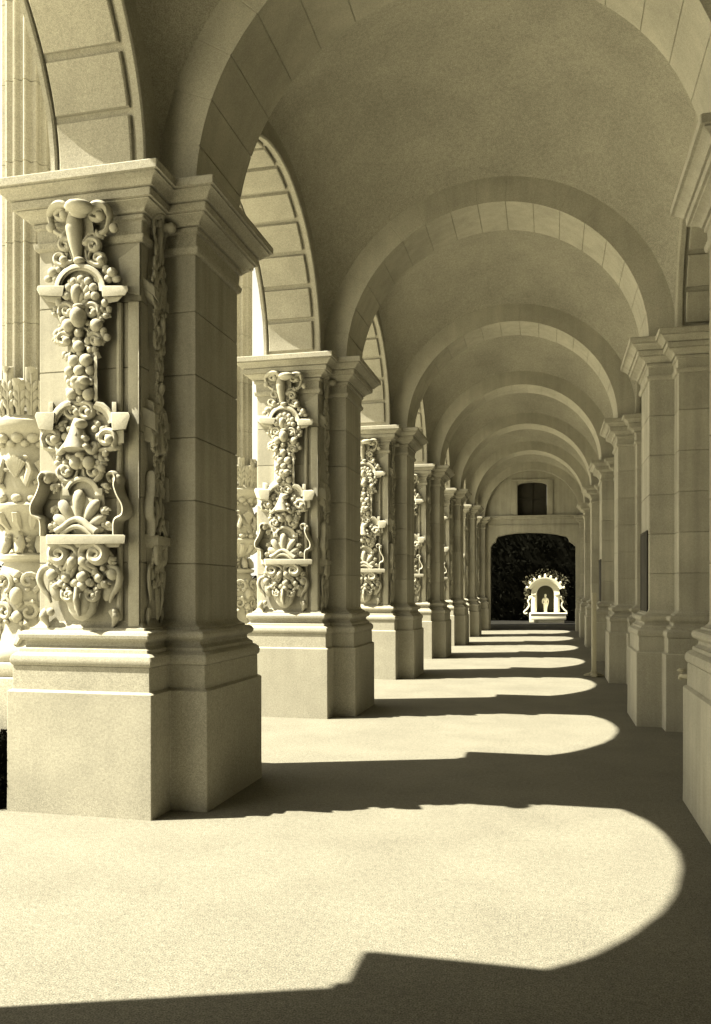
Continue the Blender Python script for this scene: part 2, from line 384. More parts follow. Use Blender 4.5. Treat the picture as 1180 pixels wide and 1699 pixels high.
# --- plain raised strips at the sides of the panel (the ground of the relief)
ground = bmesh.new()
W = [(352, 14), (372, 18), (400, 20), (430, 24), (446, 34), (462, 40), (482, 42), (505, 35), (540, 30), (570, 25), (595, 24), (660, 24), (670, 34), (688, 46), (715, 44), (738, 36), (762, 31), (790, 29), (800, 34),
     (815, 37), (886, 38), (906, 44), (940, 41), (965, 37), (985, 32), (1008, 24), (1026, 10)]
R.slab(ground, [(AX + w, v) for v, w in W] + [(AX - w, v) for v, w in reversed(W)], 0, .002, .010)
at_depth(0)
def f(m, s):
    R.slab(ground, [(m(u), v) for u, v in [(213, 500), (231, 500), (231, 1040), (213, 1040)]], 0, .022, .008)
    R.tube(ground, [(m(201), 505), (m(201), 1030)], 5, 5, 5, d=.1)
    R.slab(ground, [(m(u), v) for u, v in [(196, 430), (232, 402), (232, 490), (212, 486), (202, 470)]], 0, .018, .008)
f(lambda u: u, 1)
R.slab(ground, [(90, 1044), (208, 1044), (208, 1050), (90, 1050)], 0, .006, .002)

def merge(bms):
    out = bmesh.new()
    for b in bms:
        me = bpy.data.meshes.new('tmp'); b.to_mesh(me); out.from_mesh(me); bpy.data.meshes.remove(me)
    return out

def pieces(bm, gap=.002):
    """the touching clusters of a mesh, each as a mesh of its own"""
    bm.verts.index_update(); bm.verts.ensure_lookup_table(); comp = {}; isl = []
    for v in bm.verts:
        if v in comp: continue
        st_ = [v]; comp[v] = len(isl); cur = []
        while st_:
            w_ = st_.pop(); cur.append(w_)
            for e in w_.link_edges:
                o = e.other_vert(w_)
                if o not in comp: comp[o] = len(isl); st_.append(o)
        isl.append(cur)
    bb = [[(min(v.co[k] for v in c) - gap, max(v.co[k] for v in c) + gap) for k in range(3)] for c in isl]
    par = list(range(len(isl)))
    def root(i):
        while par[i] != i: i = par[i]
        return i
    for i in range(len(isl)):
        for j in range(i):
            if all(bb[i][k][0] < bb[j][k][1] and bb[j][k][0] < bb[i][k][1] for k in range(3)): par[root(i)] = root(j)
    groups = {}
    for i in range(len(isl)): groups.setdefault(root(i), []).append(i)
    out = []
    for g in groups.values():
        keep = set(g); c = bm.copy(); c.verts.ensure_lookup_table()
        kill = [c.verts[v.index] for v in bm.verts if comp[v] not in keep]
        bmesh.ops.delete(c, geom=kill, context='VERTS'); out.append(c)
    return out

def make_pier(carved, s, label, group):
    p = empty('stone_pier', (XB if s > 0 else XR, Y1, 0), label, 'pier', group)
    mat = STONE if carved else PLAIN
    b = bmesh.new(); loft(b, PLINTH, s); link('plinth', b, mat, p)
    b = bmesh.new(); loft(b, BASE, s, top=False); link('base_moulding', b, mat, p, smooth=30)
    b = bmesh.new(); loft(b, shaft_prof(), s, top=False); link('shaft', b, STONE_C if carved else PLAIN_C, p)
    b = bmesh.new(); loft(b, CAP, s); link('capital', b, mat, p, smooth=24)
    if carved:
        allb = merge([x for k in R.g for x in R.g[k]] + [ground])
        rel = link('relief', ground.copy(), CARVE, p)
        for k in R.g:
            for x in R.g[k]:
                for y in pieces(x): link('bead' if k == 'bead_cluster' else k, y, CARVE, rel, smooth=50)
        # the same candelabrum squeezed onto the narrow return beside the inner pilaster
        m = Matrix.Translation((BX, -.515, 0)) @ Matrix.Rotation(radians(90), 4, 'Z') @ Matrix.Diagonal((.38, .50, 1, 1)) @ Matrix.Translation((.045, BY, 0))
        bmesh.ops.transform(allb, matrix=m, verts=allb.verts)
        link('side_relief', allb, CARVE, p, smooth=50)
    return p

ORD = ['nearest', 'second', 'third', 'fourth', 'fifth', 'sixth', 'seventh']
def where(i, what):   # i = bay number, 0-based from the first pier in view
    return i
N = 7
left0 = make_pier(True, 1, '', 'carved piers along the sunlit side')
right0 = make_pier(False, -1, '', 'plain piers along the inner wall')
for i in range(-1, N):
    L_ = left0 if i == 0 else copy_tree(left0); R_ = right0 if i == 0 else copy_tree(right0)
    L_.location.y = R_.location.y = Y1 + i * S
    if i == -1:
        L_['label'] = 'richly carved stone pier on the sunlit side, standing beside the camera'
        R_['label'] = 'plain stone pier on the inner wall, standing beside the camera'
    else:
        L_['label'] = ('large sunlit stone pier with carved scrolls and shell, nearest of the left row' if i == 0 else
                       'carved stone pier, %s from the camera in the sunlit left row' % ORD[i])
        R_['label'] = ('plain stone pier cut off by the right edge, nearest of the right row' if i == 0 else
                       'plain shaded stone pier, %s from the camera along the right wall' % ORD[i])
for b in [x for k in R.g for x in R.g[k]] + [ground]: b.free()

# ------------------------------------------------------------------ arcade walls over the piers
RA, ZA = 1.53, 4.36            # opening radius, spring height
def arch_pts(r, n=96, z=ZA, low=Z0 - .004):
    return [(-r, low)] + [(-r * cos(pi * i / n), z + r * sin(pi * i / n)) for i in range(n + 1)] + [(r, low)]
ZT = 7.7
def make_wall(s, xc, open_):
    """wall over one opening; local x: s*.3875 is the face towards the walk"""
    w = empty('arcade_wall', (xc, Y1 + S / 2, 0), '', 'wall')
    xi, xo = BX * s, (-BX + .105) * s
    b = bmesh.new(); A = arch_pts(RA + .035); H = S / 2
    for x in (xi, xo):
        lo = [b.verts.new((x, y, z)) for y, z in A]; hi = [b.verts.new((x, max(-H, min(H, y * H / (RA + .035))), ZT)) for y, z in A]
        for i in range(len(A) - 1): b.faces.new((lo[i], lo[i + 1], hi[i + 1], hi[i]))
        for sg, k in ((-1, 0), (1, -1)):
            c = b.verts.new((x, sg * H, Z0 - .004)); b.faces.new((lo[k], hi[k], c))
        if x == xi: a_lo, a_hi = lo, hi
        else:
            for i in range(len(A) - 1):
                b.faces.new((a_lo[i], a_lo[i + 1], lo[i + 1], lo[i])); b.faces.new((a_hi[i], a_hi[i + 1], hi[i + 1], hi[i]))
    link('wall', b, STONE if open_ else PLAIN, w, smooth=30)
    # panelled soffit: voussoir cushions between sunk joints, with a fillet along the inner edge
    b = bmesh.new(); nv = 13
    x0, x1 = sorted(((-BX + .15) * s, BX * s * .80))
    for k in range(nv):
        t0, t1 = pi * k / nv, pi * (k + 1) / nv; g = .019
        rows = []
        for j in range(5):
            t = t0 + g + (t1 - t0 - 2 * g) * j / 4; e = .012 / RA if j in (0, 4) else 0
            rows.append([(-(r) * cos(t), ZA + r * sin(t), x) for r, x in ((RA + .036, x0), (RA + .008, x0), (RA, x0 + .010), (RA, x1 - .010), (RA + .008, x1), (RA + .036, x1))])
        first = [(-(RA + .036) * cos(t0 + g - .004), ZA + (RA + .036) * sin(t0 + g - .004), q[2]) for q in rows[0]]
        last = [(-(RA + .036) * cos(t1 - g + .004), ZA + (RA + .036) * sin(t1 - g + .004), q[2]) for q in rows[0]]
        V = [[b.verts.new((x, y, z)) for y, z, x in r] for r in [first] + rows + [last]]
        for p, q in zip(V, V[1:]):
            for i in range(5): b.faces.new((p[i], p[i + 1], q[i + 1], q[i]))
    link('soffit', b, STONE if open_ else PLAIN, w, smooth=25)
    for nm, xa, xb, ra, rb in (('inner_moulding', BX * .90, BX + .022, RA + .004, RA + .060), ('outer_moulding', -BX + .085, -BX + .13, RA - .004, RA + .12)):
        b = bmesh.new(); rows = []; n = 96
        wv = (lambda t: .004 * sin(13 * t + 1) + .003 * sin(29 * t)) if nm == 'outer_moulding' else (lambda t: 0)   # worn outer edge
        sec = [(ra, xa), (ra, xb - .012), (ra + .012, xb), (ra + (rb - ra) * .5, xb), (ra + (rb - ra) * .6, xb - .010), (rb, xb - .012), (rb, xa)]
        for i in range(-1, n + 2):
            j = max(0, min(n, i)); t = pi * j / n
            rows.append([b.verts.new((x * s, -(r + wv(t)) * cos(t), (ZA + (r + wv(t)) * sin(t)) if 0 <= i <= n else Z0 - .002)) for r, x in sec])
        for p, q in zip(rows, rows[1:]):
            for k in range(len(sec)): b.faces.new((p[k], p[(k + 1) % len(sec)], q[(k + 1) % len(sec)], q[k]))
        link(nm, b, STONE if open_ else PLAIN, w, smooth=30)
    if not open_:
        b = bmesh.new(); box(b, .02, .16, -RA - .2, RA + .2, -.02, ZA + RA + .1); link('infill', b, PLASTER, w)
        b = bmesh.new(); box(b, -.03, .018, -RA - .02, RA + .02, -.02, .28, .008); link('skirting', b, PLAIN, w)
    return w
wl = make_wall(1, XB, True); wr = make_wall(-1, XR, False)
for i in range(-2, N - 1):
    a = wl if i == 0 else copy_tree(wr if i == -2 else wl); c = wr if i == 0 else copy_tree(wr)
    a.location.y = c.location.y = Y1 + S / 2 + i * S
    if i == -2: a.location.x = XB; a.rotation_euler.z = pi; a.name = 'blind_wall'  # unseen street-side bay, closed with an added wall to cut light from behind
    a['group'] = 'open arches of the sunlit side'; c['group'] = 'blind arches of the inner wall'
    c.name = 'blind_wall'
    if i == -1:
        a['label'] = 'stone arch wall with coffered underside cut off by the top left corner'
        c['label'] = 'blind arched wall before the nearest right pier'
    elif i == -2:
        a['label'] = 'blind arched wall added behind the camera on the street side to cut light'; c['label'] = 'blind arched wall just behind the camera'
    else:
        a['label'] = 'open round stone arch between the %s and %s left piers' % (ORD[i], ORD[i + 1])
        c['label'] = 'blind arched wall between the %s and %s right piers' % (ORD[i], ORD[i + 1])

# ------------------------------------------------------------------ transverse ribs
RI, RO = BX * 0 + (XC - (XB + BX + PX)), 2.05
RB = abs(RI)
def make_rib():
    r = empty('rib_arch', (XC, Y1, 0), '', 'arch', 'ribs across the vault')
    b = bmesh.new(); nv = 17; ts = []
    for k in range(nv):
        t0, t1 = pi * k / nv, pi * (k + 1) / nv; g = .0016
        ts += [(t0, .007), (t0 + g, .007), (t0 + g * 2.2, 0)] + [(t0 + (t1 - t0) * j / 4, 0) for j in (1, 2, 3)] + [(t1 - g * 2.2, 0), (t1 - g, .007)]
    ts.append((pi, .007)); rows = []
    for t, d in [(-1, 0)] + ts + [(-2, 0)]:
        if t == -1: rows.append([(-rr, y, Z0 - .003) for rr, y in ((RO + .05, -PY), (RB, -PY), (RB, PY), (RO + .05, PY))]); continue
        if t == -2: rows.append([(rr, y, Z0 - .003) for rr, y in ((RO + .05, -PY), (RB, -PY), (RB, PY), (RO + .05, PY))]); continue
        rows.append([(-rr * cos(t), y, Z0 + .005 + rr * sin(t)) for rr, y in ((RO + .05, -PY + d * .35), (RB + d, -PY + d * .35), (RB + d, PY - d), (RO + .05, PY - d))])
    V = [[b.verts.new(p) for p in r_] for r_ in rows]
    for p, q in zip(V, V[1:]):
        for k in range(4): b.faces.new((p[k], p[(k + 1) % 4], q[(k + 1) % 4], q[k]))
    b.faces.new(V[0]); b.faces.new(V[-1])
    link('voussoirs', b, RIB, r, smooth=30)
    return r
rib0 = make_rib()
for i in range(-1, N):
    r = rib0 if i == 0 else copy_tree(rib0); r.location.y = Y1 + i * S
    r['label'] = ('rib arch overhead, its pale underside cut off by the top right corner' if i == 0 else 'rib arch overhead beside the camera' if i == -1 else
                  'jointed stone rib arch across the vault over the %s pair of piers' % ORD[i])

# ------------------------------------------------------------------ vault bays: barrel cut by low cross vaults
YH = S / 2 - PY                 # half length of a bay between ribs
RS2 = (RO - .01) ** 2 + YH ** 2  # a sail vault: a piece of a sphere that fits the ribs and the side walls
def make_vault():
    b = bmesh.new(); XI = XC - (XB + BX) + .012; n = 64; rows = []
    for j in range(n + 1):
        y = (YH + .02) * sin(pi / 2 * (2 * j / n - 1)); row = []
        for k in range(n + 1):
            x = XI * sin(pi / 2 * (2 * k / n - 1))
            row.append(b.verts.new((x, S / 2 + y, Z0 + sqrt(max(0, RS2 - x * x - y * y)))))
        rows.append(row)
    for p, q in zip(rows, rows[1:]):
        for k in range(n): b.faces.new((p[k], p[k + 1], q[k + 1], q[k]))
    o = link('vault', b, PLASTER, None, (XC, Y1, 0), smooth=60)
    return tag(o, '', 'vault', 'plaster vault bays')
v0 = make_vault()
for i in range(-2, N - 1):
    v = v0 if i == 0 else copy_tree(v0); v.location.y = Y1 + i * S
    v['label'] = ('plain plaster vault filling the top of the picture, nearest bay' if i == 0 else 'plaster vault just behind the camera' if i == -2 else 'plaster vault right above the camera' if i == -1 else
                  'smooth plaster vault between the %s and %s rib arches' % (ORD[i], ORD[i + 1]))

YE = Y1 + 6 * S - .16           # end wall face
YS = Y1 - 2 * S                 # closing wall behind the camera
b = bmesh.new(); box(b, XB - BX - .25, XR + BX + .2, YS - .3, 37.0, ZT + .004, ZT + .35); tag(link('roof', b, ROOFM), 'flat roof slab lying over the vaulted walk', 'roof')
b = bmesh.new(); box(b, XB - BX, XR + BX, YS - .3, YS, -.02, ZT); tag(link('closing_wall', b, PLAIN), 'plain wall closing the walk behind the camera', 'wall')

# ------------------------------------------------------------------ end wall
def px_end(u, v):
    t = YE / (SA * (u - UC) / F + CA); return (CA * (u - UC) / F - SA) * t, EYE - (v - VH) / F * t
ew = empty('end_wall', (0, YE, 0), 'shaded end wall with dark window over a wide flat arched opening', 'wall')
def wall_with_hole(b, x0, x1, z0, z1, hole, th):
    """front/back faces round an opening that starts at z0; hole: outline left foot -> right foot"""
    n = len(hole)
    outer = []
    xl, xr = hole[0][0], hole[-1][0]
    for (x, z) in hole: outer.append((x0 + (x1 - x0) * (x - xl) / (xr - xl), z1))
    F_, B_ = [], []
    for y, T in ((0, F_), (th, B_)):
        T += [[b.verts.new((x, y, z)) for x, z in hole], [b.verts.new((x, y, z)) for x, z in outer], b.verts.new((x0, y, z0)), b.verts.new((x1, y, z0))]
        for i in range(n - 1):
            if (T[1][i].co - T[1][i + 1].co).length > 1e-5: b.faces.new((T[0][i], T[0][i + 1], T[1][i + 1], T[1][i]))
            else: b.faces.new((T[0][i], T[0][i + 1], T[1][i]))
        b.faces.new((T[0][0], T[1][0], T[2])); b.faces.new((T[0][-1], T[1][-1], T[3]))
    for i in range(n - 1): b.faces.new((F_[0][i], F_[0][i + 1], B_[0][i + 1], B_[0][i]))
zc = px_end(880, 856)[1]
pts = [(813, 1044), (813.5, 908), (817, 902), (822, 899), (823.5, 893), (826, 890), (840, 886.5), (858, 884), (877, 883.2), (900, 883.6), (920, 885.5), (940, 889.5), (943, 892), (945, 898), (950, 901), (955.5, 906), (956, 1044)]
hole = [px_end(u, v) for u, v in pts]; hole[0] = (hole[0][0], -.02); hole[-1] = (hole[-1][0], -.02)
b = bmesh.new(); wall_with_hole(b, XB + BX, XR - BX, -.02, zc - .05, hole, .45)
link('lower_wall', b, PLAIN, ew, smooth=30)
wx0, wz0 = px_end(858.5, 856); wx1, wz1 = px_end(907.5, 801)
b = bmesh.new()
whole = [(wx0, zc + .02), (wx0, wz1 - .08), (wx0 + .06, wz1 - .02), (wx0 + .2, wz1 + .02), ((wx0 + wx1) / 2, wz1 + .05), (wx1 - .2, wz1 + .02), (wx1 - .06, wz1 - .02), (wx1, wz1 - .08), (wx1, zc + .02)]
wall_with_hole(b, XB + BX, XR - BX, zc - .04, ZT - .1, whole, .45); link('upper_wall', b, PLAIN, ew, smooth=30)
b = bmesh.new(); box(b, XB + BX, XR - BX, -.10, -.003, zc - .04, zc + .02, .012); box(b, XB + BX, XR - BX, -.07, -.002, zc - .12, zc - .041, .008); box(b, XB + BX, XR - BX, -.035, -.001, zc - .36, zc - .33, .006)
link('cornice', b, PLAIN, ew)
wn = empty('window', (0, 0, 0), None, None); wn.parent = ew
b = bmesh.new(); box(b, wx0 + .003, wx1 - .003, .2, .22, zc + .03, wz1 + .04); wn_p = link('pane', b, DARK, wn)
b = bmesh.new()
for x in (wx0 + .03, (wx0 + wx1) / 2, wx1 - .03): box(b, x - .02, x + .02, .16, .198, zc + .03, wz1 - .02, .004)
box(b, wx0 + .01, wx1 - .01, .155, .196, zc + .65, zc + .69, .004); link('frame', b, DARK, wn)
b = bmesh.new()
box(b, wx1 + .002, wx1 + .23, -.03, -.001, zc + .022, wz1 + .10, .006); box(b, wx0 - .23, wx0 - .002, -.03, -.001, zc + .022, wz1 + .10, .006)
box(b, wx0 - .23, wx1 + .23, -.04, -.0015, wz1 + .101, wz1 + .16, .006)
link('window_surround', b, PLAIN, ew)

# passage beyond the opening
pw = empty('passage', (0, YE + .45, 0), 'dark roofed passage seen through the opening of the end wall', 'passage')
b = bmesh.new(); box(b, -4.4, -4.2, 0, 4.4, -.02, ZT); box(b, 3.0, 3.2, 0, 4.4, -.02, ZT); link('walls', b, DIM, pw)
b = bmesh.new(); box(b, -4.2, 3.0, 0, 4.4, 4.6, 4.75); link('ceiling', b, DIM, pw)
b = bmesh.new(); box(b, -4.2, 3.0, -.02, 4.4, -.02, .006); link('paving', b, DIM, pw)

# ------------------------------------------------------------------ engaged columns on the street side
def make_column():
    c = empty('carved_column', (-3.99, Y1, 0), '', 'column', 'carved columns on the street side')
    b = bmesh.new(); box(b, -.42, .36, -.46, .46, -.02, .86, .012); box(b, -.37, .33, -.40, .40, .86, .965, .02); link('pedestal', b, STONE, c)
    prof = [(.96, .33), (.98, .345), (1.02, .35), (1.06, .335), (1.085, .30), (1.10, .275), (1.14, .26), (1.2, .235), (1.3, .23), (1.42, .25), (1.55, .25), (1.66, .215), (1.72, .19),
            (1.74, .235), (1.77, .24), (1.79, .17), (1.84, .145), (1.92, .15), (1.98, .20), (2.04, .255), (2.08, .28), (2.10, .29), (2.12, .30), (2.15, .30), (2.165, .28), (2.18, .25), (2.28, .265),
            (2.42, .255), (2.52, .235), (2.58, .215), (2.63, .225), (2.69, .27), (2.73, .31), (2.76, .315), (2.79, .31), (2.81, .27), (2.86, .235), (2.9, .22)]
    b = bmesh.new(); lathe(b, prof, n=36, cap=False)
    def wrap(a, z, r): return Vector((r * cos(a), r * sin(a), z))
    rnd = random.Random(3)
    for k in range(14):
        a = 2 * pi * k / 14
        ball(b, wrap(a, 2.66, .255), (.045, .045, .04)); ball(b, wrap(a + .22, 2.62, .235), (.032, .032, .03))
        tube(b, [wrap(a, 1.97, .20), wrap(a, 2.03, .262), wrap(a, 2.095, .285)], [.015, .034, .03], 6, up=wrap(a, 0, 1))
        ball(b, wrap(a, 2.20, .265), (.04, .04, .035))
    for k in range(8):
        a = 2 * pi * k / 8 + .2
        for q in range(-3, 4):      # shell above the urn
            tube(b, [wrap(a, 2.36, .262), wrap(a + q * .05, 2.44, .275), wrap(a + q * .075, 2.52 - abs(q) * .014, .275)], [.010, .020, .022], 6, up=wrap(a, 0, 1))
        tube(b, [wrap(a + .3, 2.5, .25), wrap(a + .38, 2.4, .29), wrap(a + .28, 2.3, .29), wrap(a + .2, 2.36, .28)], [.012, .028, .03, .02], 6, up=wrap(a + .3, 0, 1))
        tube(b, [wrap(a, 1.92, .16), wrap(a, 1.85, .19), wrap(a, 1.79, .21)], [.02, .045, .03], 8, up=wrap(a, 0, 1))
        P = []
        for j in range(14):
            t = j / 13; an = -1.2 + 6.5 * t; rr = .085 * (1 - .75 * t)
            P.append(wrap(a + .36 + rr * cos(an) / .25, 1.57 + rr * sin(an), .262))
        tube(b, P, [.022 * (1 - .4 * j / 13) for j in range(14)], 6, up=wrap(a, 0, 1))
        P = [wrap(a + .36 + .07 * (1 - .7 * j / 13) * cos(2 - 6.5 * j / 13) / .25, 1.34 + .07 * (1 - .7 * j / 13) * sin(2 - 6.5 * j / 13), .255) for j in range(14)]
        tube(b, P, [.020 * (1 - .4 * j / 13) for j in range(14)], 6, up=wrap(a, 0, 1))
        ball(b, wrap(a, 1.46, .255), (.05, .05, .075)); ball(b, wrap(a, 1.30, .24), (.045, .045, .05)); ball(b, wrap(a, 1.62, .235), (.03, .03, .035))
        for q in range(9): ball(b, wrap(a + rnd.uniform(-.38, .38), rnd.uniform(1.2, 1.68), .25), (.024, .024, .024), 1)
        for q in range(9):
            z = rnd.choice((rnd.uniform(2.22, 2.56), rnd.uniform(1.2, 1.66), rnd.uniform(1.8, 1.95))); e = a + rnd.uniform(-.4, .4); r = .262 if z > 2.1 else (.25 if z < 1.7 else .17); dz = rnd.uniform(-.06, .06); de = rnd.uniform(-.2, .2)
            tube(b, [wrap(e, z, r), wrap(e + de * .5, z + dz * .6, r + .02), wrap(e + de, z + dz, r + .01)], [.008, .022, .006], 6, up=wrap(e, 0, 1))
        tube(b, [wrap(a + .1, 1.22, .235), wrap(a + .12, 1.14, .27), wrap(a + .05, 1.09, .30)], [.015, .035, .02], 6, up=wrap(a, 0, 1))
    link('carved_drum', b, CARVE, c, smooth=50)
    b = bmesh.new()
    for k in range(20):
        a = 2 * pi * k / 20; tall = k % 2
        z1, r1 = (3.19, .275) if tall else (3.09, .305)
        mid = [wrap(a, 2.83, .25), wrap(a, 2.95, .262), wrap(a, 2.83 + (z1 - 2.83) * .7, .27), wrap(a, z1, r1), wrap(a, z1 - .01, r1 + .035), wrap(a, z1 - .05, r1 + .035)]
        tube(b, mid, [.028, .040, .045, .045, .034, .012], 8, up=wrap(a, 0, 1), dep=.4)
        tube(b, [p + wrap(a, 0, .016) for p in mid[:4]], [.007, .009, .009, .006], 6, up=wrap(a, 0, 1))
        for sg in (-1, 1):
            for zz, rr in ((2.90, .262), (2.97, .268), (3.04, .278)):
                e = a + sg * .10
                tube(b, [wrap(a + sg * .03, zz - .03, rr), wrap(e, zz + .02, rr + .014), wrap(e + sg * .03, zz + .055, rr + .012)], [.012, .022, .006], 6, up=wrap(a, 0, 1), dep=.6)
    link('leaf_collar', b, CARVE, c, smooth=50)
    b = bmesh.new(); n = 16; per = 6; rows = []
    zs = [(2.88, .215)]
    for q in range(8):
        z = 3.55 + q * .62
        if z < 6.9: zs += [(z - .004, .213), (z - .002, .205), (z + .002, .205), (z + .004, .213)]
    zs += [(6.95, .205), (6.96, .24), (7.05, .25), (7.08, .22), (7.3, .34), (7.45, .36), (7.46, .38), (7.66, .38)]
    for z, r in zs:
        ring = []
        for i in range(n * per):
            a = 2 * pi * i / (n * per); ph = (i % per) / per
            dd = .030 * max(0, sin(pi * (ph - .14) / .86)) if (ph > .14 and z < 6.955) else 0
            ring.append(b.verts.new(((r - dd) * cos(a), (r - dd) * sin(a), z)))
        rows.append(ring)
    for p, q in zip(rows, rows[1:]):
        for i in range(n * per): b.faces.new((p[i], p[(i + 1) % (n * per)], q[(i + 1) % (n * per)], q[i]))
    b.faces.new(rows[-1]); link('fluted_shaft', b, STONE, c, smooth=25)
    return c
col0 = make_column()
for i in range(0, 4):
    c = col0 if i == 0 else copy_tree(col0); c.location.y = Y1 + i * S
    c['label'] = ('carved baluster column with fluted shaft beyond the nearest left pier, at the left edge' if i == 0 else
                  'carved column with fluted shaft on the street side of the %s left pier' % ORD[i])

# ------------------------------------------------------------------ ground, planting
def sheet(name, x0, x1, y0, y1, z, mat):
    b = bmesh.new(); b.faces.new([b.verts.new(p) for p in ((x0, y0, z), (x1, y0, z), (x1, y1, z), (x0, y1, z))])
    o = link(name, b, mat, smooth=0, fix=False); o['kind'] = 'structure'; return o
sheet('ground', -600, 600, -600, 600, -.004, GROUND)
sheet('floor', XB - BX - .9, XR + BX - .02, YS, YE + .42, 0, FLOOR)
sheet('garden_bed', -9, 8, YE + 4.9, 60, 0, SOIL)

def leaves(b, n, fn, size, rnd):
    for _ in range(n):
        p = fn(); d = Vector((rnd.gauss(0, 1), rnd.gauss(0, 1), rnd.gauss(0, 1))).normalized(); e = d.orthogonal().normalized(); g = d.cross(e)
        s = size * rnd.uniform(.6, 1.3); an = rnd.uniform(0, 6.28); e, g = e * cos(an) + g * sin(an), g * cos(an) - e * sin(an)
        b.faces.new([b.verts.new(p + q) for q in (e * -s, g * -s * .45, e * s, g * s * .45)])
def hedge(name, x0, x1, y0, y1, h, n, size, label, seed, rough=.08):
    rnd = random.Random(seed); o = empty(name, ((x0 + x1) / 2, (y0 + y1) / 2, 0), label, 'hedge')
    hx, hy = (x1 - x0) / 2, (y1 - y0) / 2
    b = bmesh.new(); box(b, -hx + rough, hx - rough, -hy + rough, hy - rough, -.02, h - rough, min(hx, hy, h) * .12); link('core', b, LEAF, o)
    b = bmesh.new()
    def fn():
        while True:
            p = Vector((rnd.uniform(-hx, hx), rnd.uniform(-hy, hy), rnd.uniform(0, h)))
            if min(hx - abs(p.x), hy - abs(p.y), h - p.z) < rough * 2.2: return p
    leaves(b, n, fn, size, rnd); link('foliage', b, LEAF, o, smooth=0, fix=False)
    return o
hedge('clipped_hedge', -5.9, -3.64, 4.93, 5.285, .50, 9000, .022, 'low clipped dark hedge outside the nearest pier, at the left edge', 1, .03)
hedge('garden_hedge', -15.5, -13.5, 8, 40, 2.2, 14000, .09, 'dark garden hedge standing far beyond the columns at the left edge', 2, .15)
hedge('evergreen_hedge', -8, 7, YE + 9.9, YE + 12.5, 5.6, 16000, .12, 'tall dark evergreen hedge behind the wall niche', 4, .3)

# ------------------------------------------------------------------ niche with statue, basin and vine
YN = 40.4
XN = -8 / F * 0 + (CA * (905 - UC) / F - SA) * YN / (SA * (905 - UC) / F + CA)
nb = empty('fountain_niche', (XN, YN, 0), 'small sunlit arched wall niche seen through the end opening', 'niche')
b = bmesh.new()
n = 20; ri, ro, zs, z_b = .40, .66, 1.35, .42
def nring(y, r): return [b.verts.new((-r, y, z_b))] + [b.verts.new((-r * cos(pi * i / n), y, zs + r * sin(pi * i / n))) for i in range(n + 1)] + [b.verts.new((r, y, z_b))]
fo, fi, bi, bo = nring(-.25, ro), nring(-.25, ri), nring(.62, ri), nring(.70, ro)
for a, c in ((fo, fi), (fi, bi), (bo, fo)):
    for i in range(len(a) - 1): b.faces.new((a[i], a[i + 1], c[i + 1], c[i]))
link('surround', b, MARBLE, nb, smooth=30)
b = bmesh.new(); bi2 = nring(.61, ri + .02); b.faces.new(bi2); link('recess', b, stone('niche_shade_tone', (.11, .105, .08)), nb)  # back of the niche in a darker tone, the recess shade put into its colour
b = bmesh.new(); rows = []
for i in range(n + 1):
    t = radians(25) + radians(130) * i / n
    rows.append([b.verts.new((-r * cos(t), y, zs - .1 + r * sin(t))) for r, y in ((.72, .2), (.72, -.36), (.82, -.40), (.88, -.40), (.88, .2))])
for p, q in zip(rows, rows[1:]):
    for k in range(5): b.faces.new((p[k], p[(k + 1) % 5], q[(k + 1) % 5], q[k]))
b.faces.new(rows[0]); b.faces.new(rows[-1])
for k in range(9):
    t = radians(25) + radians(130) * k / 8; ball(b, (-.93 * cos(t), -.30, zs - .1 + .93 * sin(t)), (.06, .06, .07 if k != 4 else .13))
link('hood', b, MARBLE, nb, smooth=30)
for sg in (-1, 1):
    b = bmesh.new(); P = [(sg * .70, -.2, 1.15), (sg * .80, -.22, 1.0), (sg * .74, -.22, .82), (sg * .86, -.22, .62), (sg * .98, -.22, .50), (sg * .94, -.22, .40), (sg * .84, -.22, .44)]
    tube(b, smooth_path(P, 4), .036, 8); ball(b, (sg * .70, -.2, 1.18), (.08, .08, .08)); link('scroll', b, MARBLE, nb, smooth=50)
for sg in (-1, 1):
    b = bmesh.new(); box(b, sg * .53 - .07, sg * .53 + .07, -.30, -.252, .44, 1.28, .01); box(b, sg * .53 - .10, sg * .53 + .10, -.33, -.252, 1.281, 1.36, .012); link('pilaster', b, MARBLE, nb)
b = bmesh.new(); box(b, -.74, .74, -.30, .72, -.02, .42, .01); link('plinth', b, MARBLE, nb)
bs = empty('stone_basin', (XN + .14, YN - .62, 0), 'pale stone basin standing in front of the niche', 'basin')
b = bmesh.new(); box(b, -.80, .80, -.30, .28, .14, .40, .03); box(b, -.86, .86, -.33, .29, .401, .46, .015); link('trough', b, MARBLE, bs)
b = bmesh.new(); box(b, -.45, .72, -.22, .24, -.02, .14, .01); link('foot', b, MARBLE, bs)
st = bmesh.new()
rings = []
for z, rx, ry, ox in [(0, .10, .09, 0), (.03, .105, .095, 0), (.10, .075, .07, 0), (.25, .078, .07, .005), (.38, .10, .085, .01), (.46, .105, .09, .01), (.54, .08, .066, .005), (.60, .085, .07, 0), (.68, .11, .075, 0), (.72, .105, .06, 0),
                      (.745, .05, .045, 0), (.77, .033, .033, 0), (.80, .04, .045, 0), (.83, .05, .056, .002), (.865, .052, .06, .002), (.90, .045, .05, .002), (.92, .02, .02, .002)]:
    rings.append([st.verts.new((ox + rx * cos(2 * pi * i / 16) * (1 + .04 * (i % 2) * (z < .5)), ry * sin(2 * pi * i / 16), z)) for i in range(16)])
for p, q in zip(rings, rings[1:]):
    for i in range(16): st.faces.new((p[i], p[(i + 1) % 16], q[(i + 1) % 16], q[i]))
st.faces.new(rings[0]); st.faces.new(rings[-1])
tube(st, [(-.10, 0, .70), (-.135, -.01, .58), (-.12, -.05, .48), (-.05, -.09, .47)], [.036, .032, .026, .018], 8)
